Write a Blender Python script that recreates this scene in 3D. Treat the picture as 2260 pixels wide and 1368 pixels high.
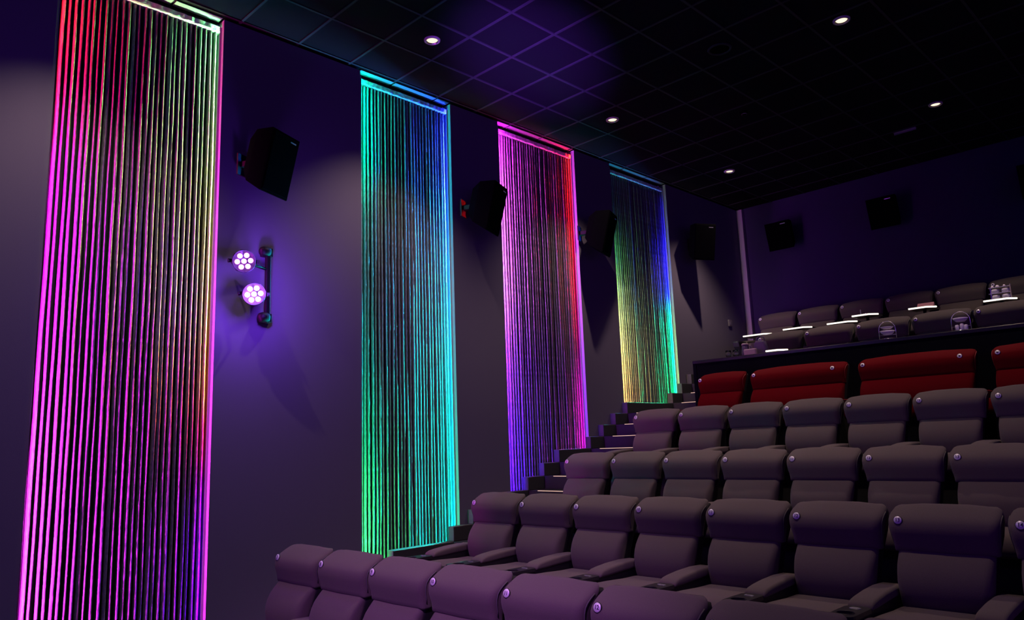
import bpy, math, random
from mathutils import Vector, Matrix

random.seed(7)
S = bpy.context.scene
COL = S.collection
for o in list(bpy.data.objects):
    bpy.data.objects.remove(o)

# ------------------------------------------------------------------ camera
# world: x = distance from the left wall, y = towards the back wall, z = up (front-row floor = 0)
CAMX, CAMZ = 6.42, 1.72
FWD = Vector((-0.693068, 0.700015, 0.172152))
RGT = Vector((0.705720, 0.707575, -0.036018))
UPV = Vector((0.147024, -0.096528, 0.984412))
cd = bpy.data.cameras.new('camera')
cd.sensor_width = 36.0
cd.lens = 36.0 * 1683.9 / 2260.0
cd.clip_start = 0.05
cam = bpy.data.objects.new('camera', cd)
COL.objects.link(cam)
cam.matrix_world = Matrix(((RGT.x, UPV.x, -FWD.x, CAMX), (RGT.y, UPV.y, -FWD.y, 0.0),
                           (RGT.z, UPV.z, -FWD.z, CAMZ), (0, 0, 0, 1)))
S.camera = cam

# ------------------------------------------------------------------ light and exposure
S.view_settings.view_transform = 'Standard'
S.view_settings.look = 'None'
S.view_settings.exposure = -0.25
S.view_settings.gamma = 1.0
S.view_settings.use_curve_mapping = False
try:
    S.cycles.use_denoising = True
    S.cycles.max_bounces = 6
    S.cycles.diffuse_bounces = 2
    S.cycles.glossy_bounces = 3
    S.cycles.sample_clamp_indirect = 4.0
except Exception:
    pass
AMBIENT = (0.095, 0.016, 0.36)          # dim violet world fill, added for the unbuilt sides of the auditorium
DOWN_POWER = 205.0                          # each recessed downlight
DOWN_COLOR = (1.0, 0.72, 0.62)
LED_K = 620.0                                # panel LED strips
PAR_K = 1.0
w = bpy.data.worlds.new('World')
S.world = w
w.use_nodes = True
bg = w.node_tree.nodes.get('Background') or w.node_tree.nodes.new('ShaderNodeBackground')
bg.inputs[0].default_value = (*AMBIENT, 1)
bg.inputs[1].default_value = 1.0

# ------------------------------------------------------------------ materials
def lin(c):
    return tuple((v / 255 / 12.92) if v / 255 <= 0.04045 else ((v / 255 + 0.055) / 1.055) ** 2.4 for v in c)

def mat(name, col, rough=0.6, metal=0.0, bump=0.0, scale=60.0, vary=0.0, spec=0.5, stretch=(1, 1, 1), sheen=0.0):
    m = bpy.data.materials.new(name)
    m.use_nodes = True
    nt = m.node_tree
    b = nt.nodes['Principled BSDF']
    b.inputs['Base Color'].default_value = (*col, 1)
    b.inputs['Roughness'].default_value = rough
    b.inputs['Metallic'].default_value = metal
    b.inputs['Specular IOR Level'].default_value = spec
    if sheen:
        b.inputs['Sheen Weight'].default_value = sheen
        b.inputs['Sheen Roughness'].default_value = 0.5
    if bump or vary:
        tc = nt.nodes.new('ShaderNodeTexCoord')
        mp = nt.nodes.new('ShaderNodeMapping')
        mp.inputs['Scale'].default_value = stretch
        nz = nt.nodes.new('ShaderNodeTexNoise')
        nz.inputs['Scale'].default_value = scale
        nz.inputs['Detail'].default_value = 4
        nt.links.new(tc.outputs['Object'], mp.inputs['Vector'])
        nt.links.new(mp.outputs['Vector'], nz.inputs['Vector'])
        if bump:
            bp = nt.nodes.new('ShaderNodeBump')
            bp.inputs['Strength'].default_value = bump
            bp.inputs['Distance'].default_value = 0.01
            nt.links.new(nz.outputs['Fac'], bp.inputs['Height'])
            nt.links.new(bp.outputs['Normal'], b.inputs['Normal'])
        if vary:
            rp = nt.nodes.new('ShaderNodeValToRGB')
            rp.color_ramp.elements[0].position = 0.3
            rp.color_ramp.elements[0].color = (*[c * (1 - vary) for c in col], 1)
            rp.color_ramp.elements[1].position = 0.7
            rp.color_ramp.elements[1].color = (*[min(1, c * (1 + vary)) for c in col], 1)
            nt.links.new(nz.outputs['Fac'], rp.inputs['Fac'])
            nt.links.new(rp.outputs['Color'], b.inputs['Base Color'])
    return m

def emit(name, col, k):
    m = bpy.data.materials.new(name)
    m.use_nodes = True
    nt = m.node_tree
    nt.nodes.clear()
    e = nt.nodes.new('ShaderNodeEmission')
    e.inputs[0].default_value = (*col, 1)
    e.inputs[1].default_value = k
    o = nt.nodes.new('ShaderNodeOutputMaterial')
    nt.links.new(e.outputs[0], o.inputs[0])
    return m

def led_material(name, z0, z1, stops, k):
    """addressable LED strip: colour runs along the strip; stops = [(world z, sRGB, gain)]"""
    m = bpy.data.materials.new(name)
    m.use_nodes = True
    nt = m.node_tree
    nt.nodes.clear()
    tc = nt.nodes.new('ShaderNodeTexCoord')
    sp = nt.nodes.new('ShaderNodeSeparateXYZ')
    mr = nt.nodes.new('ShaderNodeMapRange')
    mr.inputs['From Min'].default_value = z0
    mr.inputs['From Max'].default_value = z1
    rp = nt.nodes.new('ShaderNodeValToRGB')
    els = rp.color_ramp.elements
    st = sorted(stops)
    while len(els) < len(st):
        els.new(0.5)
    for e, (z, c, g) in zip(els, st):
        e.position = max(0, min(1, (z - z0) / (z1 - z0)))
        l = lin(c)
        e.color = (l[0] * g, l[1] * g, l[2] * g, 1)
    em = nt.nodes.new('ShaderNodeEmission')
    em.inputs[1].default_value = k
    o = nt.nodes.new('ShaderNodeOutputMaterial')
    nt.links.new(tc.outputs['Object'], sp.inputs[0])
    nt.links.new(sp.outputs['Z'], mr.inputs['Value'])
    nt.links.new(mr.outputs[0], rp.inputs['Fac'])
    nt.links.new(rp.outputs['Color'], em.inputs[0])
    nt.links.new(em.outputs[0], o.inputs[0])
    return m

M = dict(
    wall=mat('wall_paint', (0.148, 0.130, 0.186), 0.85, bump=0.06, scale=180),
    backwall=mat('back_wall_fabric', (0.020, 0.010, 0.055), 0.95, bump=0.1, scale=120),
    tile=mat('black_ceiling_tile', (0.0035, 0.0035, 0.004), 0.95, bump=0.1, scale=150, spec=0.1),
    bar=mat('black_ceiling_grid', (0.022, 0.022, 0.024), 0.5, spec=0.2),
    carpet=mat('dark_carpet', (0.020, 0.019, 0.022), 0.95, bump=0.3, scale=300),
    stair=mat('black_stair_laminate', (0.010, 0.010, 0.011), 0.6, spec=0.2, bump=0.04, scale=90),
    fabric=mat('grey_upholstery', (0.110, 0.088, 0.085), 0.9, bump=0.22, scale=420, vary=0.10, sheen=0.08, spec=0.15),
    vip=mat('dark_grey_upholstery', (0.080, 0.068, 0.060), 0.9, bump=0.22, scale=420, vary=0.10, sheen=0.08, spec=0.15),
    red=mat('red_upholstery', (0.105, 0.0008, 0.004), 0.9, bump=0.22, scale=420, vary=0.10, spec=0.06),
    piping=mat('upholstery_piping', (0.08, 0.072, 0.078), 0.8),
    redpiping=mat('red_piping', (0.22, 0.004, 0.008), 0.8),
    shell=mat('black_plastic_shell', (0.012, 0.012, 0.014), 0.5),
    tray=mat('black_tray_plastic', (0.016, 0.016, 0.018), 0.32),
    ring=mat('grey_ring_metal', (0.35, 0.35, 0.36), 0.35, metal=0.8),
    badge=mat('pale_badge_metal', (0.85, 0.82, 0.88), 0.35, metal=0.15),
    digit=mat('badge_ink', (0.03, 0.02, 0.06), 0.6),
    slat=mat('rough_stone_slat', (0.165, 0.165, 0.165), 0.38, bump=0.55, scale=75, vary=0.40, stretch=(1, 1, 0.35)),
    rail=mat('rough_stone_rail', (0.5, 0.5, 0.5), 0.6, bump=0.8, scale=30, vary=0.4),
    backing=mat('black_panel_backing', (0.006, 0.006, 0.008), 0.8),
    soffit=mat('pale_added_soffit', (0.20, 0.20, 0.20), 0.8),
    skirt=mat('black_skirting', (0.045, 0.045, 0.048), 0.5, spec=0.3),
    trim=mat('pale_trim', (0.30, 0.27, 0.30), 0.6),
    channel=mat('led_channel_aluminium', (0.5, 0.5, 0.52), 0.5),
    spk=mat('black_speaker_cabinet', (0.002, 0.002, 0.0024), 0.9, spec=0.0, bump=0.05, scale=200),
    grille=mat('black_speaker_grille', (0.0015, 0.0015, 0.002), 0.95, spec=0.0, bump=0.4, scale=500),
    bracket=mat('black_steel_bracket', (0.005, 0.005, 0.006), 0.5, spec=0.15),
    can=mat('black_lamp_can', (0.012, 0.012, 0.014), 0.35),
    white_trim=mat('white_lamp_trim', (0.55, 0.50, 0.45), 0.5),
    reflector=mat('lamp_reflector', (0.8, 0.75, 0.65), 0.25, metal=0.9),
    counter=mat('black_counter_laminate', (0.008, 0.008, 0.011), 0.35, spec=0.3),
    counter_panel=mat('dark_counter_panel', (0.003, 0.003, 0.006), 0.9, spec=0.04),
    glass=None,
    paper=mat('pale_paper', (0.30, 0.23, 0.25), 0.8),
    ceramic=mat('white_ceramic', (0.72, 0.66, 0.76), 0.3),
    chrome=mat('chrome_wire', (0.75, 0.73, 0.78), 0.2, metal=0.9),
    menu=mat('dark_pink_card', (0.30, 0.12, 0.14), 0.7),
    vase=mat('violet_ceramic', (0.07, 0.05, 0.10), 0.5),
    plastic=mat('pale_switch_plastic', (0.20, 0.19, 0.20), 0.5),
    lamp=emit('downlight_lamp', (1.0, 0.80, 0.56), 1.7),
    nosing=emit('step_led', (1.0, 0.62, 0.50), 1.0),
    edge=emit('tray_edge_led', (1.0, 0.90, 0.74), 1.9),
    lens=emit('violet_par_lens', (0.62, 0.14, 1.0), 9.0 * PAR_K),
    lens_hot=emit('violet_par_lens_bright', (0.72, 0.22, 1.0), 26.0 * PAR_K),
)
g = bpy.data.materials.new('clear_glass'); g.use_nodes = True
gb = g.node_tree.nodes['Principled BSDF']
gb.inputs['Base Color'].default_value = (0.95, 0.96, 1, 1); gb.inputs['Roughness'].default_value = 0.03
gb.inputs['Transmission Weight'].default_value = 1.0; gb.inputs['IOR'].default_value = 1.45
M['glass'] = g

# ------------------------------------------------------------------ mesh helpers
class MB:
    def __init__(s): s.v = []; s.f = []; s.sm = []
    def add(s, vs, fs, smooth=False):
        n = len(s.v); s.v += [tuple(p) for p in vs]
        for f in fs: s.f.append(tuple(i + n for i in f)); s.sm.append(smooth)
        return s
    def box(s, x0, x1, y0, y1, z0, z1, b=0.0):
        if b <= 0:
            return s.add([(x0, y0, z0), (x1, y0, z0), (x1, y1, z0), (x0, y1, z0), (x0, y0, z1), (x1, y0, z1), (x1, y1, z1), (x0, y1, z1)],
                         [(0, 3, 2, 1), (4, 5, 6, 7), (0, 1, 5, 4), (1, 2, 6, 5), (2, 3, 7, 6), (3, 0, 4, 7)])
        def ring(i, z):
            return [(x0 + i, y0 + b, z), (x0 + b, y0 + i, z), (x1 - b, y0 + i, z), (x1 - i, y0 + b, z),
                    (x1 - i, y1 - b, z), (x1 - b, y1 - i, z), (x0 + b, y1 - i, z), (x0 + i, y1 - b, z)]
        def inn(z):
            return [(x0 + b, y0 + b, z), (x0 + b, y0 + b, z), (x1 - b, y0 + b, z), (x1 - b, y0 + b, z),
                    (x1 - b, y1 - b, z), (x1 - b, y1 - b, z), (x0 + b, y1 - b, z), (x0 + b, y1 - b, z)]
        return s.loft([inn(z0), ring(0, z0 + b), ring(0, z1 - b), inn(z1)], smooth=False)
    def loft(s, rings, smooth=True, caps=True, closed=True):
        n = len(rings[0]); vs = [p for r in rings for p in r]; fs = []
        for k in range(len(rings) - 1):
            for i in range(n if closed else n - 1):
                j = (i + 1) % n
                fs.append((k * n + i, k * n + j, (k + 1) * n + j, (k + 1) * n + i))
        if caps:
            fs.append(tuple(range(n - 1, -1, -1))); fs.append(tuple((len(rings) - 1) * n + i for i in range(n)))
        return s.add(vs, fs, smooth)
    def prism(s, pts, z0, z1, axis='z'):
        n = len(pts)
        if axis == 'z': a = [(p[0], p[1], z0) for p in pts]; c = [(p[0], p[1], z1) for p in pts]
        elif axis == 'x': a = [(z0, p[0], p[1]) for p in pts]; c = [(z1, p[0], p[1]) for p in pts]
        else: a = [(p[0], z0, p[1]) for p in pts]; c = [(p[0], z1, p[1]) for p in pts]
        return s.loft([a, c], smooth=False)
    def lathe(s, prof, n=20, c=(0, 0, 0), axis='z', smooth=True, caps=True):
        rings = []
        for r, h in prof:
            ring = []
            for i in range(n):
                a = 2 * math.pi * i / n; u, v = r * math.cos(a), r * math.sin(a)
                p = (u, v, h) if axis == 'z' else ((h, u, v) if axis == 'x' else (u, h, v))
                ring.append((p[0] + c[0], p[1] + c[1], p[2] + c[2]))
            rings.append(ring)
        return s.loft(rings, smooth, caps)
    def tube(s, path, r, n=8, closed=False):
        pts = [Vector(p) for p in path]; rings = []; up = None
        for i, p in enumerate(pts):
            if closed: t = pts[(i + 1) % len(pts)] - pts[i - 1]
            else: t = pts[min(i + 1, len(pts) - 1)] - pts[max(i - 1, 0)]
            t.normalize()
            if up is None:
                up = Vector((0, 0, 1)) if abs(t.z) < 0.9 else Vector((1, 0, 0))
            a = t.cross(up)
            if a.length < 1e-5: a = t.orthogonal()
            a.normalize(); b = a.cross(t).normalized(); up = b
            rings.append([tuple(p + r * (math.cos(2 * math.pi * k / n) * a + math.sin(2 * math.pi * k / n) * b)) for k in range(n)])
        if closed: rings.append(rings[0])
        return s.loft(rings, True, not closed)
    def mesh(s, name, m):
        me = bpy.data.meshes.new(name)
        me.from_pydata(s.v, [], s.f)
        me.polygons.foreach_set('use_smooth', s.sm)
        me.materials.append(m)
        me.update()
        return me
    def build(s, name, m, parent=None, loc=(0, 0, 0)):
        return put(name, s.mesh(name, m), parent, loc)

def put(name, me, parent=None, loc=(0, 0, 0), rot=None):
    o = bpy.data.objects.new(name, me); COL.objects.link(o)
    o.parent = parent; o.location = loc
    if rot: o.rotation_euler = rot
    return o

def tag(o, label, cat, group=None, kind=None):
    o['label'] = label; o['category'] = cat
    if group: o['group'] = group
    if kind: o['kind'] = kind
    return o

def empty(name, loc=(0, 0, 0), rz=0.0):
    o = bpy.data.objects.new(name, None); COL.objects.link(o)
    o.location = loc; o.rotation_euler = (0, 0, rz); o.empty_display_size = 0.1
    return o

def structure(o, label=None, cat=None):
    o['kind'] = 'structure'
    if label: o['label'] = label; o['category'] = cat
    return o

def spot(name, loc, target, power, col, size, blend, radius, parent=None):
    ld = bpy.data.lights.new(name, 'SPOT')
    ld.energy = power; ld.color = col; ld.spot_size = math.radians(size); ld.spot_blend = blend; ld.shadow_soft_size = radius
    o = bpy.data.objects.new(name, ld); COL.objects.link(o)
    d = Vector(target) - Vector(loc)
    o.rotation_euler = d.to_track_quat('-Z', 'Y').to_euler()
    if parent: o.parent = parent; o.location = Vector(loc) - Vector(parent.location)
    else: o.location = loc
    return o

# ================================================================== room shell
CEIL = CAMZ + 4.0
YB = 12.40
PANELS = [(1.462, 2.819), (4.312, 5.569), (6.342, 7.819), (8.612, 10.059)]
ND = 0.14                                   # depth of the panel niches
RIGHT = 12.8

mb = MB()
ys = [-1.5] + [v for p in PANELS for v in p] + [YB + 0.2]
for i in range(0, len(ys), 2):
    mb.box(-ND - 0.08, 0.0, ys[i], ys[i + 1], -0.3, CEIL - 0.018)
structure(mb.build('wall_left', M['wall']), 'plain grey painted side wall between the four glowing slat panels', 'wall')
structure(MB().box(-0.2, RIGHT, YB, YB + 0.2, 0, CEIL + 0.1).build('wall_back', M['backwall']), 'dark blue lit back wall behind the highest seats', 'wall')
structure(MB().box(0.0, 0.11, YB - 0.10, YB, 2.6, CEIL - 0.02, 0.006).build('trim_1', M['trim']), 'pale vertical corner trim where side and back wall meet', 'trim')

# tiers: (front edge y, floor z)
TIERS = [(-1.5, 0.0), (3.72, 0.26), (5.28, 0.58), (6.60, 1.03), (7.82, 1.475), (9.06, 2.07), (10.40, 2.68)]
AISLE = 0.84
mb = MB()
for i, (y, z) in enumerate(TIERS):
    y1 = TIERS[i + 1][0] if i + 1 < len(TIERS) else YB
    mb.box(AISLE if i else -0.2, RIGHT, y, y1, -0.3, z)
structure(mb.build('floor', M['carpet']), 'dark carpeted tiers stepping up under the seat rows', 'floor')

# aisle stairs with lit nosings and stepped skirting
ST = [(3.50, 0.13), (3.78, 0.26), (4.34, 0.42), (4.62, 0.58), (5.40, 0.73), (5.68, 0.88), (5.96, 1.03), (6.56, 1.177), (6.84, 1.326), (7.12, 1.475),
      (7.74, 1.62), (8.02, 1.77), (8.29, 1.92), (8.57, 2.07), (9.70, 2.22), (9.97, 2.37), (10.25, 2.52), (10.53, 2.68)]
stairs = structure(empty('floor_stairs', (0, 3.5, 0)), 'black aisle stairs with thin lit nosings along the side wall', 'stairs')
for k, (y, z) in enumerate(ST):
    y1 = ST[k + 1][0] if k + 1 < len(ST) else YB
    MB().box(0.0, AISLE - 0.002, y, y1 + 0.03, z - 0.28, z - 0.001).build('step', M['stair'], stairs, (0, -3.5, 0))
    MB().box(0.24, AISLE - 0.02, y - 0.008, y + 0.004, z - 0.007, z).build('led_nosing', M['nosing'], stairs, (0, -3.5, 0))
    MB().box(0.001, 0.09, y + 0.0, y1 - 0.001, z, z + 0.15, 0.004).build('skirting_block', M['skirt'], stairs, (0, -3.5, 0))

# ceiling: tiles and grid bars are its pieces
GX0, GY0, T = 0.04, 4.77 - 9 * 0.6, 0.6
ceiling = structure(MB().box(-0.2, RIGHT, -1.5, YB + 0.1, CEIL + 0.03, CEIL + 0.12).build('ceiling', M['tile']), 'black suspended ceiling of square tiles in a grid', 'ceiling')
tile_me = MB().box(-0.286, 0.286, -0.286, 0.286, 0.008, 0.024, 0.003).mesh('ceiling_tile', M['tile'])
edge_me = MB().box(-0.09, 0.09, -0.286, 0.286, 0.008, 0.024, 0.003).mesh('ceiling_edge_tile', M['tile'])
NXT, NYT = 13, 22
for j in range(3, NYT):
    yc = GY0 + (j + 0.5) * T
    if yc > YB: break
    put('ceiling_tile', edge_me, ceiling, (GX0 - 0.12, yc, CEIL))
    for i in range(NXT):
        put('ceiling_tile', tile_me, ceiling, (GX0 + (i + 0.5) * T, yc, CEIL))
bx = MB().box(-0.012, 0.012, -1.4, YB, 0.0, 0.02).mesh('grid_bar', M['bar'])
by = MB().box(-0.19, RIGHT, -0.012, 0.012, 0.001, 0.02).mesh('grid_bar', M['bar'])
for i in range(NXT + 1):
    put('grid_bar', bx, ceiling, (GX0 + i * T, 0, CEIL))
for j in range(3, NYT):
    if GY0 + j * T < YB: put('grid_bar', by, ceiling, (0, GY0 + j * T, CEIL))

# ================================================================== glowing slat panels
def slat_mesh(width, depth, z0, z1, rnd):
    n = max(12, int((z1 - z0) / 0.055))
    rot = rnd.uniform(-0.12, 0.12)
    sk = rnd.uniform(0.05, 0.42) * width / 2
    ph = [rnd.uniform(0, 6.28) for _ in range(4)]
    rings = []
    w0 = width / 2
    for k in range(n + 1):
        t = k / n; z = z0 + (z1 - z0) * t
        wob = 0.0020 * math.sin(z * 2.1 + ph[0]) + 0.0014 * math.sin(z * 5.3 + ph[1])
        ww = w0 * (1 + 0.06 * math.sin(z * 3.1 + ph[2]) + rnd.uniform(-0.03, 0.03))
        dd = depth + rnd.uniform(-0.0010, 0.0010) + 0.002 * math.sin(z * 1.7 + ph[3])
        prof = [(-ww, 0.0), (-ww, dd - 0.022), (-ww * 0.86, dd - 0.012), (-ww * 0.55, dd - 0.0045), (-ww * 0.08 + sk, dd), (ww * 0.36 + sk, dd - 0.0025), (ww * 0.90, dd - 0.010), (ww, dd - 0.021), (ww, 0.0)]
        ring = []
        for a, d in prof:   # a along y, d along x
            yy = a + wob + rnd.uniform(-0.0005, 0.0005) * (1 if a < 0 else 0.3); xx = d - rot * a * (d / depth)
            ring.append((xx, yy, z))
        rings.append(ring)
    mbb = MB(); mbb.loft(rings, True, True)
    return mbb

def slat_panel(idx, y0, y1, zb, near, far, label, kn=1.0, kf=1.0):
    rnd = random.Random(100 + idx)
    root = empty('slat_wall_panel', (-ND, (y0 + y1) / 2, zb))
    tag(root, label, 'wall panel', 'glowing slat panels on the side wall')
    L = Vector((0, 0, 0)) - root.location
    ztop = CEIL - 0.070
    MB().box(-ND - 0.075, -ND, y0 + 0.001, y1 - 0.001, zb, CEIL - 0.005).build('backing', M['backing'], root, L)
    n = round((y1 - y0) / 0.0455); pitch = (y1 - y0 - 0.024) / n
    zr = ztop - 0.052
    for i in range(n):
        yc = y0 + 0.006 + (i + 0.5) * pitch + rnd.uniform(-0.004, 0.004)
        wd = pitch * rnd.choice((0.38, 0.44, 0.50, 0.55, 0.62, 0.46))
        o = slat_mesh(wd, rnd.uniform(0.056, 0.061), 0.0, zr - zb, rnd).build('slat', M['slat'], root, (0, yc - root.location.y, 0))
    # top rail: short rough blocks
    rail = MB(); yy = y0 + 0.004
    rings = []
    N = 40
    for k in range(N + 1):
        y = y0 + 0.004 + (y1 - y0 - 0.008) * k / N
        a, b, c, d = [rnd.uniform(-0.003, 0.003) for _ in range(4)]
        rings.append([(-ND + 0.001, y, zr), (-0.062 + a, y, zr + b), (-0.058 + c, y, zr + 0.008), (-0.060 + d, y, ztop + b * 0.5), (-ND + 0.001, y, ztop)])
    rail.loft(rings, False, True).build('top_rail', M['rail'], root, L)
    # pale strip added under the niche ceiling to catch LED light, cut at grid lines
    cuts = [y0 + 0.003] + [GY0 + j * T for j in range(30) if y0 + 0.03 < GY0 + j * T < y1 - 0.03] + [y1 - 0.003]
    for a_, b_ in zip(cuts, cuts[1:]):
        MB().box(-0.095, -0.002, a_ + 0.012, b_ - 0.012, CEIL - 0.010, CEIL - 0.004).build('added_soffit_strip', M['soffit'], root, L)
    # LED strips
    zs0, zs1 = zb + 0.05, ztop - 0.005
    def strip(nm, x0, x1, yp, sgn, stops, k):
        m = led_material(nm + '_%d' % idx, zs0, zs1, stops, k)
        q = MB(); NN = 40
        ya, yb2 = yp, yp + sgn * 0.003
        for i in range(NN):
            za, zc = zs0 + (zs1 - zs0) * i / NN, zs0 + (zs1 - zs0) * (i + 1) / NN
            vs = [(x0, yb2, za), (x1, yb2, za), (x1, yb2, zc), (x0, yb2, zc)]
            q.add(vs, [(0, 1, 2, 3) if sgn < 0 else (3, 2, 1, 0)])
        o = q.build('led_strip', m)
        o.parent = root; o.matrix_parent_inverse = Matrix.Identity(4); o.location = L
        # object-space z of the strip equals world z because its vertices are stored in world units
        return o
    strip('near_led', -0.0110, -0.0065, y0 + 0.001, 1, near, LED_K * kn * 5.0)
    MB().box(-0.0055, -0.0040, y0, y0 + 0.018, zs0, zs1).build('led_channel', M['wall'], root, L)
    strip('far_led', -0.0540, -0.0480, y1 - 0.001, -1, far, LED_K * kf * 2.0)
    ch = MB(); ch.box(-0.0470, -0.0455, y1 - 0.022, y1, zs0, zs1)
    ch.build('led_channel', M['channel'], root, L)
    MB().box(-0.0440, -0.001, y1 - 0.0015, y1 + 0.001, zb, CEIL - 0.02).build('added_reveal_strip', M['channel'], root, L)  # pale strip added so the far reveal shows the near LED brighter
    return root

def zy(y, px):     # image row -> world z on the wall at depth y (uses the calibrated camera)
    f = 1683.9
    # solve for z such that the projected row equals px
    lo, hi = -1.0, 7.0
    for _ in range(40):
        mid = (lo + hi) / 2
        P = Vector((-CAMX, y, mid - CAMZ))
        row = 684 - f * P.dot(UPV) / P.dot(FWD)
        if row > px: lo = mid
        else: hi = mid
    return (lo + hi) / 2

def stops(y, lst):
    return [(zy(y, px), c, gch) for px, c, gch in lst]

slat_panel(0, *PANELS[0], 0.0,
    stops(1.5, [(0, (235, 20, 50), 0.45), (150, (225, 10, 80), 0.45), (300, (235, 0, 150), 0.6), (430, (230, 0, 235), 0.9), (700, (240, 20, 255), 1.2), (1000, (250, 40, 255), 1.5), (1368, (250, 45, 255), 1.6)]),
    stops(2.8, [(60, (110, 255, 150), 0.9), (220, (165, 255, 140), 1.0), (420, (225, 240, 120), 1.0), (600, (255, 195, 100), 0.9), (780, (245, 120, 50), 0.7), (930, (190, 30, 40), 0.35), (1050, (110, 0, 110), 0.15), (1250, (110, 0, 255), 0.25)]),
    'largest slat panel, glowing magenta at left and green to orange at right', 0.9, 2.6)
slat_panel(1, *PANELS[1], 0.30,
    stops(4.35, [(180, (0, 235, 185), 1.3), (330, (0, 220, 165), 1.1), (460, (10, 150, 120), 0.35), (620, (20, 110, 90), 0.16), (800, (10, 170, 130), 0.28), (1000, (20, 225, 130), 0.5), (1220, (60, 255, 120), 1.4)]),
    stops(5.5, [(230, (15, 20, 190), 0.5), (380, (40, 70, 240), 0.9), (520, (40, 150, 255), 1.1), (700, (20, 210, 255), 1.2), (900, (0, 255, 255), 1.3), (1180, (0, 255, 245), 1.4)]),
    'cyan and green slat panel, second from the left', 0.27, 4.2)
slat_panel(2, *PANELS[2], 1.0,
    stops(6.4, [(290, (230, 40, 255), 1.0), (450, (235, 90, 255), 1.0), (620, (225, 110, 255), 0.9), (780, (150, 50, 255), 0.9), (930, (100, 30, 255), 0.9), (1080, (75, 20, 255), 0.9)]),
    stops(7.7, [(340, (255, 30, 10), 0.9), (480, (255, 10, 20), 0.9), (640, (225, 0, 60), 0.7), (780, (150, 0, 110), 0.35), (900, (240, 10, 200), 0.7), (985, (255, 20, 230), 1.2)]),
    'pink and violet slat panel with a red top right edge', 0.55, 0.9)
slat_panel(3, *PANELS[3], 1.75,
    stops(8.7, [(380, (0, 0, 0), 0.0), (490, (20, 70, 40), 0.015), (590, (90, 215, 110), 0.35), (700, (225, 245, 150), 0.9), (800, (255, 228, 130), 1.0), (890, (255, 175, 95), 1.1)]),
    stops(9.9, [(420, (0, 0, 0), 0.0), (500, (30, 20, 200), 0.2), (590, (40, 30, 255), 0.9), (655, (30, 60, 255), 1.0), (690, (0, 235, 190), 1.0), (885, (0, 255, 150), 1.3)]),
    'farthest slat panel, dark at the top, yellow and green at the bottom', 0.30, 2.4)

# ================================================================== recessed downlights
def downlight(x, y, label):
    r = empty('downlight', (x, y, CEIL))
    tag(r, label, 'ceiling light', 'recessed downlights in the black ceiling')
    MB().lathe([(0.062, 0.004), (0.062, -0.012), (0.070, -0.014), (0.080, -0.008), (0.082, 0.004)], 28, caps=False).build('trim_ring', M['white_trim'], r)
    MB().lathe([(0.062, -0.011), (0.050, 0.003)], 28, caps=False).build('reflector', M['reflector'], r)
    MB().lathe([(0.0005, 0.0), (0.052, 0.0), (0.052, 0.005), (0.0005, 0.005)], 28, smooth=False, caps=False).build('lamp', M['lamp'], r)
    spot('lamp_beam', (x, y, CEIL - 0.016), (x, y, 0), DOWN_POWER, DOWN_COLOR, 96, 0.75, 0.03, r)
    return r

c1, c2, c3 = CAMX - 5.46, CAMX - 2.508, CAMX + 0.45
downlight(c1, 4.52, 'lit recessed downlight nearest the first two slat panels')
downlight(c1, 7.452, 'lit recessed downlight above the violet slat panel')
downlight(c1, 10.376, 'smallest lit downlight, nearest the back left corner')
downlight(c2, 7.308, 'lit recessed downlight at the top right of the black ceiling')
downlight(c2, 10.22, 'lit recessed downlight nearest the dark blue back wall')
for x, y, wh in [(c1, 1.59, 'beside the largest slat panel'), (c2, 4.38, 'over the second seat row')
                 ]:
    downlight(x, y, 'recessed downlight beyond the picture, ' + wh)

# fixtureless violet spots added out of view for ceiling, front-row and back-corner glow
spot('added_beam', (5.0, -1.2, 0.4), (1.35, 5.5, CEIL), 34000.0, (0.26, 0.06, 1.0), 12, 1.0, 0.10)
spot('added_wash', (5.2, -0.3, 4.9), (2.9, 2.6, 0.8), 1250.0, (0.70, 0.25, 1.0), 40, 1.0, 0.15)  # added fill that brightens the front row
spot('added_beam', (12.4, 3.2, 3.4), (0.75, 12.3, 3.5), 260.0, (0.46, 0.10, 1.0), 10, 1.0, 0.10)

# ================================================================== loudspeakers
def speaker(loc, yaw, tilt, label, group, wdt=0.36, hgt=0.56, dep=0.30):
    """front face towards local -y; wall side at +y"""
    r = empty('wall_speaker', loc, yaw)
    tag(r, label, 'speaker', group)
    hw, hh = wdt / 2, hgt / 2
    cab = []
    for (y, sx, zt, zb_) in ((-dep, 1.0, hh, -hh), (-dep + 0.012, 1.02, hh + 0.004, -hh - 0.004), (-0.10, 0.90, hh - 0.02, -hh + 0.07), (0.0, 0.62, hh - 0.10, -hh + 0.17)):
        cab.append([(-hw * sx, y, zb_), (hw * sx, y, zb_), (hw * sx, y, zt), (-hw * sx, y, zt)])
    def T(p):
        y, z = p[1], p[2]
        c, s = math.cos(tilt), math.sin(tilt)
        return (p[0], y * c - z * s, y * s + z * c)
    q = MB(); q.loft([[T(p) for p in rg] for rg in cab], False, True)
    q.build('cabinet', M['spk'], r)
    q = MB(); b = MB().box(-hw * 0.95, hw * 0.95, -dep - 0.010, -dep + 0.002, -hh * 0.96, hh * 0.96, 0.006)
    q.add([T(p) for p in b.v], b.f); q.build('grille', M['grille'], r)
    q = MB(); b = MB().box(hw * 0.30, hw * 0.72, -dep - 0.0112, -dep - 0.009, hh * 0.80, hh * 0.84)
    q.add([T(p) for p in b.v], b.f); q.build('name_plate', M['ring'], r)
    br = MB().box(-0.035, 0.035, -0.06, 0.14, -0.035, 0.02, 0.004)
    br.box(-0.07, 0.07, 0.125, 0.14, -0.11, 0.09)
    br.build('bracket', M['bracket'], r)
    return r

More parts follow.
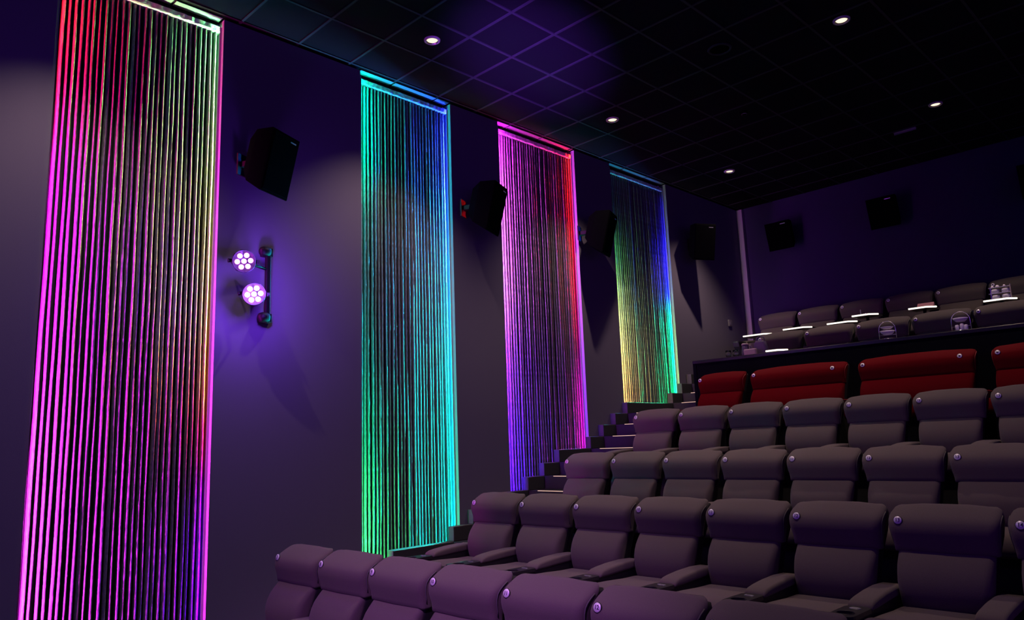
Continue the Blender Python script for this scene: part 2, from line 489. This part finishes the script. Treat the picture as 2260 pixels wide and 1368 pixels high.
# left wall: local -y must face +x (room): yaw of +90 deg turns -y to +x
def wall_speaker(y, zc, toe, label):
    return speaker((0.155, y, CAMZ + zc), math.radians(90 + toe), math.radians(14), label, 'surround speakers on the side wall')
wall_speaker(3.07, 2.60, 24, 'black surround speaker above the violet stage lights')
wall_speaker(5.76, 2.72, 24, 'black surround speaker between the cyan and violet slat panels')
wall_speaker(7.86, 2.78, 22, 'black surround speaker between the violet and yellow slat panels')
wall_speaker(10.58, 3.08, -30, 'black surround speaker right of the farthest slat panel')
for x, zc, lb in ((-5.53, 3.33, 'black speaker on the back wall, nearest the corner'), (-3.86, 3.33, 'black speaker on the back wall, middle of three'),
                  (-1.86, 3.31, 'black speaker on the back wall, cut by the right frame edge')):
    speaker((CAMX + x, YB - 0.145, CAMZ + zc), math.radians(0), math.radians(14), lb, 'speakers on the back wall', 0.42, 0.46, 0.26)

# ================================================================== violet LED par lights on a wall bar
bar = empty('lighting_bar', (0.06, 3.27, CAMZ + 1.15)); tag(bar, 'black vertical bar on the wall carrying the violet stage lights', 'bar')
MB().box(-0.02, 0.02, -0.022, 0.022, 0.0, 0.70, 0.006).build('upright', M['bracket'], bar)
for z in (0.05, 0.66):
    MB().box(-0.060, 0.0, -0.05, 0.05, z - 0.04, z + 0.04, 0.004).build('wall_plate', M['bracket'], bar)
    MB().lathe([(0.0, -0.085), (0.035, -0.075), (0.046, -0.05), (0.046, 0.0), (0.03, 0.02), (0.0, 0.025)], 16, (0.0, 0.0, z), 'y').build('end_knob', M['bracket'], bar)

def par_light(loc, target, lens, label, power):
    r = empty('par_light', loc)
    d = (Vector(target) - Vector(loc)).normalized()
    from mathutils import Quaternion
    q = Vector((0, -1, 0)).rotation_difference(Vector((d.x, d.y, 0)).normalized()); q = q @ Quaternion((1, 0, 0), -math.asin(d.z)); r.rotation_euler = q.to_euler()
    tag(r, label, 'stage light', 'violet stage lights on the wall bar')
    # local: lens faces -y
    MB().lathe([(0.0, 0.11), (0.05, 0.11), (0.070, 0.095), (0.090, 0.05), (0.097, -0.005), (0.100, -0.028), (0.094, -0.030), (0.090, -0.010), (0.0, -0.008)], 28, axis='y').build('can', M['can'], r)
    for k in range(8):
        a = k * math.pi / 4 + 0.2
        MB().box(-0.011, 0.011, 0.0, 0.055, -0.007, 0.007).build('cooling_fin', M['can'], r, (0.095 * math.cos(a), 0.0, 0.095 * math.sin(a))).rotation_euler = (0, -a + math.pi / 2, 0)
    for k in range(7):
        rr = 0.0 if k == 0 else 0.055
        a = (k - 1) * math.pi / 3 + 0.15
        MB().lathe([(0.0225, -0.008), (0.0225, -0.018), (0.018, -0.024), (0.009, -0.028), (0.0005, -0.029)], 16, (rr * math.cos(a), 0, rr * math.sin(a)), 'y').build('lens', lens, r)
    yk = MB()
    yk.box(-0.118, -0.110, -0.012, 0.14, -0.016, 0.016).box(0.110, 0.118, -0.012, 0.14, -0.016, 0.016).box(-0.118, 0.118, 0.135, 0.145, -0.016, 0.016)
    yk.build('yoke', M['bracket'], r)
    for sx in (-1, 1):
        MB().lathe([(0.0, 0.0), (0.018, 0.002), (0.018, 0.014), (0.0, 0.016)], 12, (sx * 0.118 - (0.016 if sx < 0 else 0), 0, 0), 'x').build('yoke_knob', M['bracket'], r)
    ld = bpy.data.lights.new('lens_glow', 'POINT'); ld.energy = power; ld.color = (0.24, 0.055, 1.0); ld.shadow_soft_size = 0.08
    o = bpy.data.objects.new('lens_glow', ld); COL.objects.link(o); o.parent = r; o.location = q.inverted() @ Vector((0.17, 0.02, 0))
    bl = q.inverted() @ (Vector((0.06, 3.27, loc[2])) - Vector(loc))
    MB().tube([(0, 0.14, 0), tuple(Vector((0, 0.14, 0)).lerp(bl, 0.5)), tuple(bl)], 0.014, 8).build('clamp_arm', M['bracket'], r)
    return r

par_light((0.235, 2.955, CAMZ + 1.645), (5.6, 0.9, CAMZ + 0.3), M['lens'], 'upper violet stage light with seven separate bright lenses', 10 * PAR_K)
par_light((0.235, 3.055, CAMZ + 1.365), (6.2, 0.4, CAMZ - 0.1), M['lens_hot'], 'lower violet stage light, brighter and almost white', 42 * PAR_K)

# ================================================================== seats
NP = 26
def rrect(hw, yf, yb, z, r=0.05, crown=0.0):
    """rounded rectangle ring at height z, front = yf (smaller y), back = yb"""
    pts = []
    r = min(r, hw * 0.9, abs(yb - yf) * 0.48)
    def arc(cx, cy, a0, a1, n):
        for i in range(n):
            a = math.radians(a0 + (a1 - a0) * i / (n - 1)); pts.append((cx + r * math.cos(a), cy + r * math.sin(a), z))
    arc(-hw + r, yf + r, 180, 270, 5)
    for t in (-0.5, 0.0, 0.5): pts.append((t * (hw - r), yf - crown * (1 - t * t * 2), z))
    arc(hw - r, yf + r, 270, 360, 5)
    arc(hw - r, yb - r, 0, 90, 5)
    arc(-hw + r, yb - r, 90, 180, 5)
    return pts

Ln = lambda z: -0.14 + (z - 0.47) * 0.33
def seat_meshes(pfx, hw, fab, pip, arm_w=0.14, seat_hw=None, tp=1.0, tl=None):
    D = {}
    tl = tp if tl is None else tl        # taper of the headrest and of the lower back
    seat_hw = seat_hw or hw - 0.045
    # headrest
    prof = [(0.752, 0.022, 0.865, .02), (0.764, 0.008, 0.875, .03), (0.785, -0.004, 0.89, .04), (0.815, -0.019, 0.915, .045), (0.85, -0.040, 0.94, .045), (0.88, -0.052, 0.962, .045), (0.91, -0.056, 0.98, .045),
            (0.935, -0.049, 0.992, .045), (0.958, -0.032, 1.0, .045), (0.980, -0.006, 1.0, .04), (0.999, 0.020, 0.980, .035), (1.012, 0.043, 0.950, .03), (1.019, 0.062, 0.88, .015)]
    prof = [(z, off, 1 - (1 - wf) * (tp if z < 0.95 else 0.5 + 0.5 * tp), rr) for z, off, wf, rr in prof]
    rings = []
    for z, off, wf, rr in prof:
        yb = Ln(z) + 0.10 - max(0, (z - 0.99)) * 0.3
        # top corners droop: ends lower than the middle
        rg = rrect(hw * wf, Ln(z) + off, yb, z, rr, 0.012)
        rings.append([(x, y, zz - 0.026 * (abs(x) / hw) ** 4 * max(0, (z - 0.90) / 0.135)) for x, y, zz in rg])
    D['headrest'] = MB().loft(rings, True, True).mesh(pfx + 'headrest', fab)
    # piping along both sides and the top of the front panel
    path = []
    side = [(z, off, wf) for z, off, wf, rr in prof if 0.78 < z < 0.985]
    dz = lambda z: 0.026 * max(0, (z - 0.90) / 0.135)
    for z, off, wf in side: path.append((-hw * wf - 0.0005, Ln(z) + off + 0.042, z - dz(z)))
    for z, off, wf in reversed(side): path.append((hw * wf + 0.0005, Ln(z) + off + 0.042, z - dz(z)))
    n = len(side)
    D['piping'] = [MB().tube(pp, 0.0038, 6).mesh(pfx + 'piping', pip) for pp in (path[:n], path[n:])]
    # lumbar cushion
    prof = [(0.440, 0.034, 0.78, .02), (0.462, 0.008, 0.79, .04), (0.50, -0.018, 0.80, .045), (0.55, -0.040, 0.815, .045), (0.60, -0.051, 0.83, .045), (0.645, -0.049, 0.84, .045),
            (0.685, -0.038, 0.85, .045), (0.72, -0.018, 0.855, .045), (0.745, 0.002, 0.86, .04), (0.765, 0.022, 0.855, .03), (0.78, 0.05, 0.84, .01)]
    prof = [(z, off, 1 - (1 - wf) * tl, rr) for z, off, wf, rr in prof]
    wl = min(1.0, seat_hw / (hw * 0.84))
    rings = [rrect(hw * wf * (1 if z > 0.66 else 1 - (1 - wl) * (0.66 - z) / 0.2), Ln(z) + off, Ln(z) + 0.085, z, rr, 0.010) for z, off, wf, rr in prof]
    D['back_cushion'] = MB().loft(rings, True, True).mesh(pfx + 'back_cushion', fab)
    # shell behind
    q = MB()
    rings = [rrect(hw * (1 - (1 - wf) * (tl if z < 0.75 else tp)) - (0.004 if tp < 1 else 0), Ln(z) + 0.040, Ln(z) + 0.150, z, 0.03) for z, wf in ((0.25, 0.80), (0.45, 0.80), (0.7, 0.86), (0.85, 0.94), (0.92, 0.975), (0.955, 0.965), (0.975, 0.92))]
    q.loft(rings, True, True)
    D['back_shell'] = q.mesh(pfx + 'back_shell', M['shell'])
    # seat cushion (rings along y)
    rings = []
    for y, zt, zb, wf in ((-0.12, 0.455, 0.36, 0.97), (-0.16, 0.468, 0.345, 1.0), (-0.30, 0.470, 0.34, 1.0), (-0.48, 0.480, 0.335, 1.0), (-0.60, 0.484, 0.33, 1.0), (-0.655, 0.472, 0.33, 0.99), (-0.685, 0.44, 0.34, 0.97), (-0.695, 0.40, 0.36, 0.94)):
        rg = rrect(seat_hw * wf, zb, zt, y, 0.045)
        rings.append([(x, z, b) for x, b, z in [(p[0], p[1], p[2]) for p in rg]])
    rings = [[(p[0], p[1], p[2]) for p in r] for r in rings]
    D['seat_cushion'] = MB().loft(rings[::-1], True, True).mesh(pfx + 'seat_cushion', fab)
    D['base'] = MB().box(-seat_hw * 0.92, seat_hw * 0.92, -0.60, -0.02, 0.0, 0.345, 0.01).mesh(pfx + 'base', M['shell'])
    return D

def arm_meshes(pfx, fab, aw=0.14):
    D = {}
    h = aw / 2
    D['armrest'] = MB().prism([(-0.78, 0.43), (-0.80, 0.497), (-0.52, 0.497), (-0.02, 0.535), (-0.02, 0.0), (-0.66, 0.0), (-0.66, 0.30)], -h * 0.80, h * 0.80, 'x').mesh(pfx + 'armrest', M['shell'])
    rings = []
    for y, zt, zb, wf in ((-0.015, 0.545, 0.515, 0.78), (-0.03, 0.566, 0.510, 0.90), (-0.15, 0.570, 0.510, 0.97), (-0.30, 0.564, 0.505, 1.0), (-0.42, 0.553, 0.498, 1.0), (-0.475, 0.545, 0.497, 1.0), (-0.505, 0.533, 0.497, 0.98), (-0.522, 0.515, 0.499, 0.94)):
        rg = rrect(h * wf, zb, zt, y, 0.018)
        rings.append([(p[0], p[2], p[1]) for p in rg])
    D['arm_pad'] = MB().loft(rings[::-1], True, True).mesh(pfx + 'arm_pad', fab)
    # tray with a real cup hole: stadium outline joined to a circle
    n = 32; cy, rc = -0.715, 0.042
    out = []; inn = []
    for i in range(n):
        a = 2 * math.pi * i / n
        ca, sa = math.cos(a), math.sin(a)
        inn.append((rc * ca, cy + rc * sa))
        s = 1 / max(abs(ca) / h, (sa / 0.195) if sa > 0 else (-sa / 0.095), 1e-6)
        x, y = s * ca, s * sa
        if y < 0 and abs(x) > h * 0.55: # rounded front corners
            k = math.hypot(max(0, abs(x) - h * 0.55) / (h * 0.45), max(0, -y - 0.05) / 0.045)
            if k > 1: x = math.copysign(h * 0.55 + (abs(x) - h * 0.55) / k, x); y = -(0.05 + (-y - 0.05) / k) if y < -0.05 else y
        out.append((x, cy + y))
    q = MB()
    zt, zb = 0.516, 0.492
    vs = [(x, y, zt) for x, y in out] + [(x, y, zt) for x, y in inn] + [(x, y, zb) for x, y in out] + [(x, y, zb - 0.05) for x, y in inn]
    fs = []
    for i in range(n):
        j = (i + 1) % n
        fs += [(i, j, n + j, n + i), (2 * n + i, 2 * n + j, j, i), (n + i, n + j, 3 * n + j, 3 * n + i)]
    fs.append(tuple(3 * n + i for i in range(n)))
    q.add(vs, fs)
    D['cup_tray'] = q.mesh(pfx + 'cup_tray', M['tray'])
    q = MB(); q.tube([(0.045 * math.cos(t * math.pi / 12), cy + 0.045 * math.sin(t * math.pi / 12), zt + 0.001) for t in range(24)], 0.0025, 6, True)
    D['cup_ring'] = q.mesh(pfx + 'cup_ring', M['tray'])
    q = MB(); q.tube([(0.030 * math.cos(t * math.pi / 12), -0.585 + 0.014 * math.sin(t * math.pi / 12), zt + 0.001) for t in range(24)], 0.002, 6, True)
    D['control_ring'] = q.mesh(pfx + 'control_ring', M['ring'])
    return D

badge_me = MB().lathe([(0.0005, 0.004), (0.0225, 0.004), (0.0228, -0.003), (0.021, -0.006), (0.0005, -0.0065)], 24, axis='y').mesh('badge', M['badge'])
rim_me = MB().lathe([(0.0226, 0.002), (0.026, 0.002), (0.0255, -0.003), (0.0226, -0.003)], 24, axis='y', caps=False).mesh('badge_rim', M['shell'])
dot_me = MB().lathe([(0.0005, -0.0066), (0.010, -0.0066), (0.010, -0.0072), (0.0005, -0.0072)], 14, axis='y', caps=False).mesh('badge_mark', M['digit'])
_num = {}
def number_mesh(txt):
    if txt in _num: return _num[txt]
    cu = bpy.data.curves.new('num', 'FONT'); cu.body = txt; cu.size = 0.032 if len(txt) < 2 else 0.028
    cu.align_x = 'CENTER'; cu.align_y = 'CENTER'; cu.extrude = 0.0004; cu.offset = 0.0006
    o = bpy.data.objects.new('num', cu); COL.objects.link(o)
    bpy.context.view_layer.update()
    me = bpy.data.meshes.new_from_object(o.evaluated_get(bpy.context.evaluated_depsgraph_get()))
    bpy.data.objects.remove(o)
    me.materials.clear(); me.materials.append(M['digit'])
    _num[txt] = me
    return me

def add_badge(root, x, z, txt):
    yb = Ln(z) - 0.051 - 0.008 + 0.002
    b = put('badge', badge_me, root, (x, yb, z), (math.radians(-14), 0, 0))
    put('badge_rim', rim_me, b)
    if txt: put('number', number_mesh(txt), b, (0, -0.0068, 0), (math.radians(90), 0, 0))
    else: put('badge_mark', dot_me, b)

def make_seat(name, loc, D, A, hw, arm_x, label, cat, group, badges, rz=0.0, arms=(-1,), tray_edge=False):
    r = empty(name, loc, rz)
    tag(r, label, cat, group)
    hd = put('headrest', D['headrest'], r); [put('piping', pm, hd) for pm in D['piping']]
    for k in ('back_cushion', 'back_shell', 'seat_cushion', 'base'): put(k, D[k], r)
    for sx in arms:
        a = put('armrest', A['armrest'], r, (sx * arm_x, 0, 0))
        for k in ('arm_pad', 'cup_tray', 'cup_ring', 'control_ring'): put(k, A[k], a)
        if tray_edge: put('lit_edge', tray_edge, a); put('arm_tray', red_tray, a)
    for x, t in badges: add_badge(r, x, 0.93, t)
    return r

P = 0.62
SD = seat_meshes('', 0.292, M['fabric'], M['piping'], tp=0.6, tl=1.0)
AD = arm_meshes('', M['fabric'])
ORD = ['aisle end', 'second from the aisle', 'third from the aisle', 'fourth from the aisle', 'fifth from the aisle', 'sixth from the aisle', 'seventh from the aisle', 'eighth from the aisle', 'ninth from the aisle']
OFFB = Ln(0.93) - 0.05
ROWS = [(-5.55, 4.82 * P, 0.0, 'front row', 8), (-5.415, 7.88 * P, 0.26, 'second row', 9), (-5.42, 10.04 * P, 0.58, 'third row', 8), (-5.385, 12.02 * P, 1.03, 'fourth row, below the red sofas', 8)]
for ri, (x0, yb, z, nm, n) in enumerate(ROWS):
    badge_rel = [-1.27, -0.85, -0.34, 0.40][ri] * P + CAMZ - 0.93
    for i in range(n):
        x = CAMX + x0 + i * P + 0.225
        u = (i - 3.2) / 3.2
        lab = 'grey cinema seat, %s of the %s' % (ORD[i], nm)
        make_seat('cinema_seat', (x, yb - OFFB, z + (badge_rel - z)), SD, AD, 0.298, 0.31, lab, 'seat', 'grey cinema seats of the ' + nm.split(',')[0], [(-0.225, str(7 + i))],
                  arms=() if ri == 0 and i == 0 else ((-1, 1) if i == n - 1 else (-1,)))

# red sofas (row five)
YR, ZR = 8.62, 1.475
R1 = seat_meshes('red_', 0.315, M['red'], M['redpiping'], tp=0.5)
R2 = seat_meshes('red_double_', 0.572, M['red'], M['redpiping'], seat_hw=0.53, tp=0.25)
RA = arm_meshes('red_', M['red'], 0.11)
red_edge = MB().box(-0.055, 0.125, -0.708, -0.700, 0.531, 0.545).mesh('lit_edge', M['edge'])
red_tray = MB().box(-0.060, 0.130, -0.70, -0.53, 0.526, 0.546, 0.004).mesh('arm_tray', M['tray'])
zred = CAMZ + 0.705 - 0.93
make_seat('red_sofa', (CAMX - 4.93, YR - OFFB, zred), R1, RA, 0.315, 0.37, 'red single sofa seat at the aisle end', 'sofa', 'red sofas below the counter', [(-0.265, None)], tray_edge=red_edge)
for i, lb in enumerate(['red two-seat sofa nearest the single red seat', 'red two-seat sofa in the middle of the red row', 'red two-seat sofa at the right frame edge', 'red two-seat sofa beyond the right frame edge']):
    make_seat('red_sofa', (CAMX - 3.945 + i * 1.288, YR - OFFB, zred), R2, RA, 0.572, 0.643, lb, 'sofa', 'red sofas below the counter', [(-0.51, None), (0.445, None)], tray_edge=red_edge)

# lounge seats behind the counter (row six) and back row
PV = 0.68
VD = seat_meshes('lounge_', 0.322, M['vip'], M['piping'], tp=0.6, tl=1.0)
VA = arm_meshes('lounge_', M['vip'], 0.12)
for i in range(6):
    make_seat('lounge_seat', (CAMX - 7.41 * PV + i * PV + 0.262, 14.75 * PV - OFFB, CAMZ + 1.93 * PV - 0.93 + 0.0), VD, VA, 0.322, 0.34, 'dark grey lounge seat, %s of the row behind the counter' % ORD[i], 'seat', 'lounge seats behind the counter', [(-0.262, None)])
for i in range(6):
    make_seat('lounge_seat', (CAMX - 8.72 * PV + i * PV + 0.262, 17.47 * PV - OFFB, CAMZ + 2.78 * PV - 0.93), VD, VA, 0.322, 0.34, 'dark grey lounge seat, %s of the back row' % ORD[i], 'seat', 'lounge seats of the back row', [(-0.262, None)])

# ================================================================== counter and what stands on it
CX0, CTOP = CAMX - 5.52, CAMZ + 1.005
ctr = empty('counter', (CX0, 9.0, 1.475)); tag(ctr, 'long dark counter running behind the red sofas', 'counter')
Lc = (-CX0, -9.0, -1.475)
MB().box(CX0, 11.0, 8.99, 9.34, CTOP - 0.045, CTOP, 0.005).build('worktop', M['counter'], ctr, Lc)
MB().box(CX0, CX0 + 0.05, 9.00, 9.055, 1.475, CTOP - 0.045).build('end_post', M['counter_panel'], ctr, Lc)
for k in range(8):
    MB().box(CX0 + 0.05 + k * 1.25, CX0 + 0.05 + (k + 1) * 1.25 - 0.004, 9.01, 9.05, 1.475, CTOP - 0.046).build('front_panel', M['counter_panel'], ctr, Lc)

def drinking_glass(x, y, label):
    o = MB().lathe([(0.0005, 0.0), (0.028, 0.0), (0.031, 0.010), (0.038, 0.05), (0.036, 0.095), (0.034, 0.095), (0.036, 0.05), (0.029, 0.014), (0.0005, 0.012)], 24, caps=False).build('drinking_glass', M['glass'], None, (x, y, CTOP + 0.001))
    tag(o, label, 'glass', 'drinking glasses on the counter')
drinking_glass(1.385, 9.10, 'left of two clear drinking glasses on the counter')
drinking_glass(1.475, 9.13, 'right of two clear drinking glasses on the counter')
o = MB().box(-0.085, 0.085, -0.03, 0.03, 0, 0.085, 0.012).build('napkin_box', M['paper'], None, (1.69, 9.12, CTOP + 0.001)); tag(o, 'pale napkin box on the counter beside the glasses', 'box')
r = empty('pitcher', (1.56, 9.24, CTOP + 0.001)); tag(r, 'dark violet pitcher with pale lid behind the napkin box', 'pitcher')
MB().lathe([(0.0005, 0), (0.045, 0), (0.055, 0.05), (0.045, 0.12), (0.040, 0.150), (0.0005, 0.150)], 20).build('body', M['vase'], r)
MB().lathe([(0.0005, 0.150), (0.048, 0.150), (0.050, 0.165), (0.035, 0.180), (0.0005, 0.182)], 20).build('lid', M['paper'], r)
MB().tube([(0.045, 0, 0.14), (0.085, 0, 0.13), (0.09, 0, 0.08), (0.05, 0, 0.045)], 0.007, 8).build('handle', M['vase'], r)
r = empty('handbag', (1.765, 9.265, CTOP + 0.001)); tag(r, 'slouched dark violet bag behind the pale napkin box', 'bag')
rings = [[(x * sx, y * 0.8, z) for x, y, z in rrect(0.10, -0.05, 0.05, z, 0.04)] for z, sx in ((0.0, 0.95), (0.04, 1.0), (0.11, 0.92), (0.16, 0.80), (0.19, 0.55))]
MB().loft(rings, True, True).build('body', M['vase'], r)
MB().tube([(-0.06, 0, 0.16), (-0.05, 0, 0.23), (0.0, 0, 0.255), (0.05, 0, 0.23), (0.06, 0, 0.16)], 0.007, 8).build('strap', M['vase'], r)

def tray_table(x0, x1, y, z, label, leg=True, group='small lit-edge tables before the back row'):
    wd = x1 - x0
    r = empty('tray_table', ((x0 + x1) / 2, y, z - (0.6 if leg else 0.026)))
    tag(r, label, 'table', group)
    zz = 0.6 if leg else 0.026
    a = wd / 2
    out = [(-a, 0.0), (a - 0.09, 0.0), (a, 0.10), (a, 0.26), (-a, 0.26)]
    MB().prism(out, zz - 0.024, zz).build('table_top', M['tray'], r)
    MB().tube([(-a, -0.002, zz - 0.008), (a - 0.09, -0.002, zz - 0.008), (a - 0.04, 0.052, zz - 0.008), (a, 0.10, zz - 0.008)], 0.011, 8).build('lit_edge', M['edge'], r)
    if leg:
        MB().lathe([(0.0005, 0), (0.11, 0), (0.11, 0.01), (0.02, 0.02), (0.02, zz - 0.024), (0.0005, zz - 0.024)], 16, (0, 0.14, 0)).build('pedestal', M['bracket'], r)
    return r
TT = [(0.616, 1.042, 11.0, 3.25, 'lit-edge table leftmost, nearest the side wall'), (1.275, 1.678, 11.0, 3.27, 'lit-edge table second from the side wall'),
      (1.944, 2.335, 11.0, 3.265, 'lit-edge table third from the side wall'), (2.405, 2.72, 10.74, 3.29, 'lit-edge table with small condiments standing on it'),
      (3.12, 3.43, 10.8, 3.29, 'lit-edge table with a dark pink menu on it'), (3.948, 4.291, 11.0, 3.285, 'lit-edge table with the two-tier jar rack')]
for t in TT: tray_table(*t)
tray_table(1.95, 2.19, 9.02, CTOP + 0.028, 'lit-edge serving tray lying on the counter', False, 'serving trays')

def caddy(x, y, label, bowls):
    r = empty('condiment_caddy', (x, y, CTOP + 0.001)); tag(r, label, 'caddy', 'arched wire caddies on the counter')
    hw, hh = 0.090, 0.215
    path = [(-hw * 1.06, 0, 0.0), (-hw, 0, 0.12)] + [(-hw * math.cos(t * math.pi / 10), 0, 0.125 + 0.09 * math.sin(t * math.pi / 10)) for t in range(1, 10)] + [(hw, 0, 0.12), (hw * 1.06, 0, 0.0)]
    MB().tube(path, 0.0045, 8).build('arch_handle', M['chrome'], r)
    MB().lathe([(0.0005, 0.004), (0.092, 0.004), (0.092, 0.010), (0.0005, 0.010)], 20).build('base_plate', M['chrome'], r)
    for z, rr, hgt in bowls:
        b = MB().lathe([(0.0005, z), (rr * 0.55, z), (rr * 0.85, z + hgt * 0.5), (rr, z + hgt), (rr * 0.95, z + hgt), (rr * 0.5, z + hgt * 0.25), (0.0005, z + hgt * 0.2)], 20, caps=False)
        b.build('bowl', M['ceramic'], r)
    MB().tube([(-hw, 0, 0.055), (hw, 0, 0.055)], 0.003, 6).build('shelf_wire', M['chrome'], r)
    return r
caddy(3.375, 9.14, 'arched wire caddy with two stacked bowls, left one on the counter', [(0.058, 0.078, 0.045), (0.125, 0.070, 0.022)])
c = caddy(4.127, 9.14, 'arched wire caddy with jars and a bowl, right one on the counter', [(0.105, 0.074, 0.040)])
for k, (dx, hgt) in enumerate(((-0.035, 0.06), (0.012, 0.07), (0.05, 0.055))):
    MB().lathe([(0.0005, 0.011), (0.020, 0.011), (0.020, hgt), (0.014, hgt + 0.012), (0.0005, hgt + 0.014)], 14, (dx, -0.02, 0)).build('jar', M['ceramic'], c)

# jar rack on the last table
r = empty('jar_rack', (4.13, 11.10, 3.286)); tag(r, 'two-tier rack of white jars standing on a lit-edge table', 'rack')
for z in (0.0, 0.075, 0.150):
    MB().box(-0.125, 0.125, -0.05, 0.05, z, z + 0.010, 0.003).build('shelf', M['chrome'], r)
MB().box(0.112, 0.124, -0.058, -0.048, 0.0, 0.175).build('post', M['paper'], r)
MB().box(-0.124, -0.112, 0.040, 0.050, 0.0, 0.155).build('post', M['chrome'], r)
for z in (0.010, 0.085):
    for dx in (-0.06, 0.055):
        MB().lathe([(0.0005, z), (0.035, z), (0.048, z + 0.02), (0.050, z + 0.045), (0.046, z + 0.048), (0.0005, z + 0.048)], 18, (dx, 0, 0)).build('jar', M['ceramic'], r)
for dx, s in ((-0.085, 1.0), (-0.03, 1.3), (0.045, 0.9)):
    MB().lathe([(0.0005, 0.160), (0.016 * s, 0.160), (0.018 * s, 0.172), (0.010 * s, 0.180 + 0.006 * s), (0.0005, 0.184 + 0.006 * s)], 14, (dx, 0, 0)).build('shaker', M['ceramic'], r)
# menu and condiments
r = empty('menu_card', (3.31, 10.90, 3.291)); tag(r, 'dark pink folded menu standing on a lit-edge table', 'menu')
for s in (-1, 1):
    MB().prism([(s * 0.04, 0.0), (s * 0.044, 0.0), (s * 0.004, 0.058), (0.0, 0.058)] if s > 0 else [(s * 0.044, 0.0), (s * 0.04, 0.0), (0.0, 0.058), (s * 0.004, 0.058)], -0.10, 0.10, 'x').build('cover', M['menu'], r)
for dx, hgt, rr, nm, lb in ((-0.03, 0.085, 0.009, 'pepper_mill', 'slim pepper mill on a lit-edge table'), (0.004, 0.022, 0.012, 'salt_cellar', 'tiny pale salt cellar beside the pepper mill'), (0.034, 0.026, 0.012, 'sugar_pot', 'tiny bright sugar pot right of the salt cellar')):
    o = MB().lathe([(0.0005, 0), (rr, 0), (rr * 1.1, hgt * 0.2), (rr * 0.6, hgt * 0.6), (rr * 0.9, hgt * 0.85), (0.0005, hgt)], 14).build(nm, M['ceramic'] if dx > 0 else M['ring'], None, (2.52 + dx, 10.84, 3.291)); tag(o, lb, 'condiment')

# ================================================================== small wall and ceiling fittings
r = empty('wall_switch', (0.0, 11.72, 3.60)); tag(r, 'small pale switch box on the side wall near the back corner', 'switch')
MB().box(0.0, 0.030, -0.05, 0.05, -0.055, 0.055, 0.004).build('box', M['plastic'], r)
MB().box(0.030, 0.036, -0.02, 0.02, -0.03, 0.03, 0.002).build('rocker', M['plastic'], r)
def ceil_at(px, py):
    f = 1683.9; d = FWD + (px - 1130) / f * RGT - (py - 684) / f * UPV
    return (CAMX + d.x / d.z * 4.0, d.y / d.z * 4.0)
x, y = ceil_at(1642, 247)
r = empty('smoke_detector', (x, y, CEIL)); tag(r, 'small round smoke detector on the black ceiling', 'detector')
MB().lathe([(0.0005, -0.035), (0.03, -0.035), (0.045, -0.02), (0.05, 0.0), (0.0005, 0.0)], 20).build('housing', M['spk'], r)
MB().lathe([(0.031, -0.036), (0.036, -0.0345), (0.036, -0.030)], 20, caps=False).build('vent_ring', M['ring'], r)
x, y = ceil_at(1588, 108)
r = empty('ceiling_speaker', (x, y, CEIL)); tag(r, 'round black ceiling speaker grille barely visible between the downlights', 'speaker')
MB().lathe([(0.10, 0.0), (0.10, -0.01), (0.12, -0.012), (0.125, 0.0)], 28, caps=False).build('ring', M['bar'], r)
MB().lathe([(0.0005, -0.004), (0.10, -0.004), (0.10, 0.002), (0.0005, 0.002)], 28, caps=False).build('grille', M['grille'], r)
x, y = ceil_at(1997, 287)
r = empty('ceiling_bracket', (x, y, CEIL)); tag(r, 'thin pale metal bracket strip under the black ceiling', 'bracket')
MB().box(-0.14, 0.14, -0.02, 0.02, -0.012, 0.0, 0.002).build('plate', M['ring'], r)
MB().box(-0.14, 0.14, -0.004, 0.004, -0.035, -0.012).build('flange', M['ring'], r)
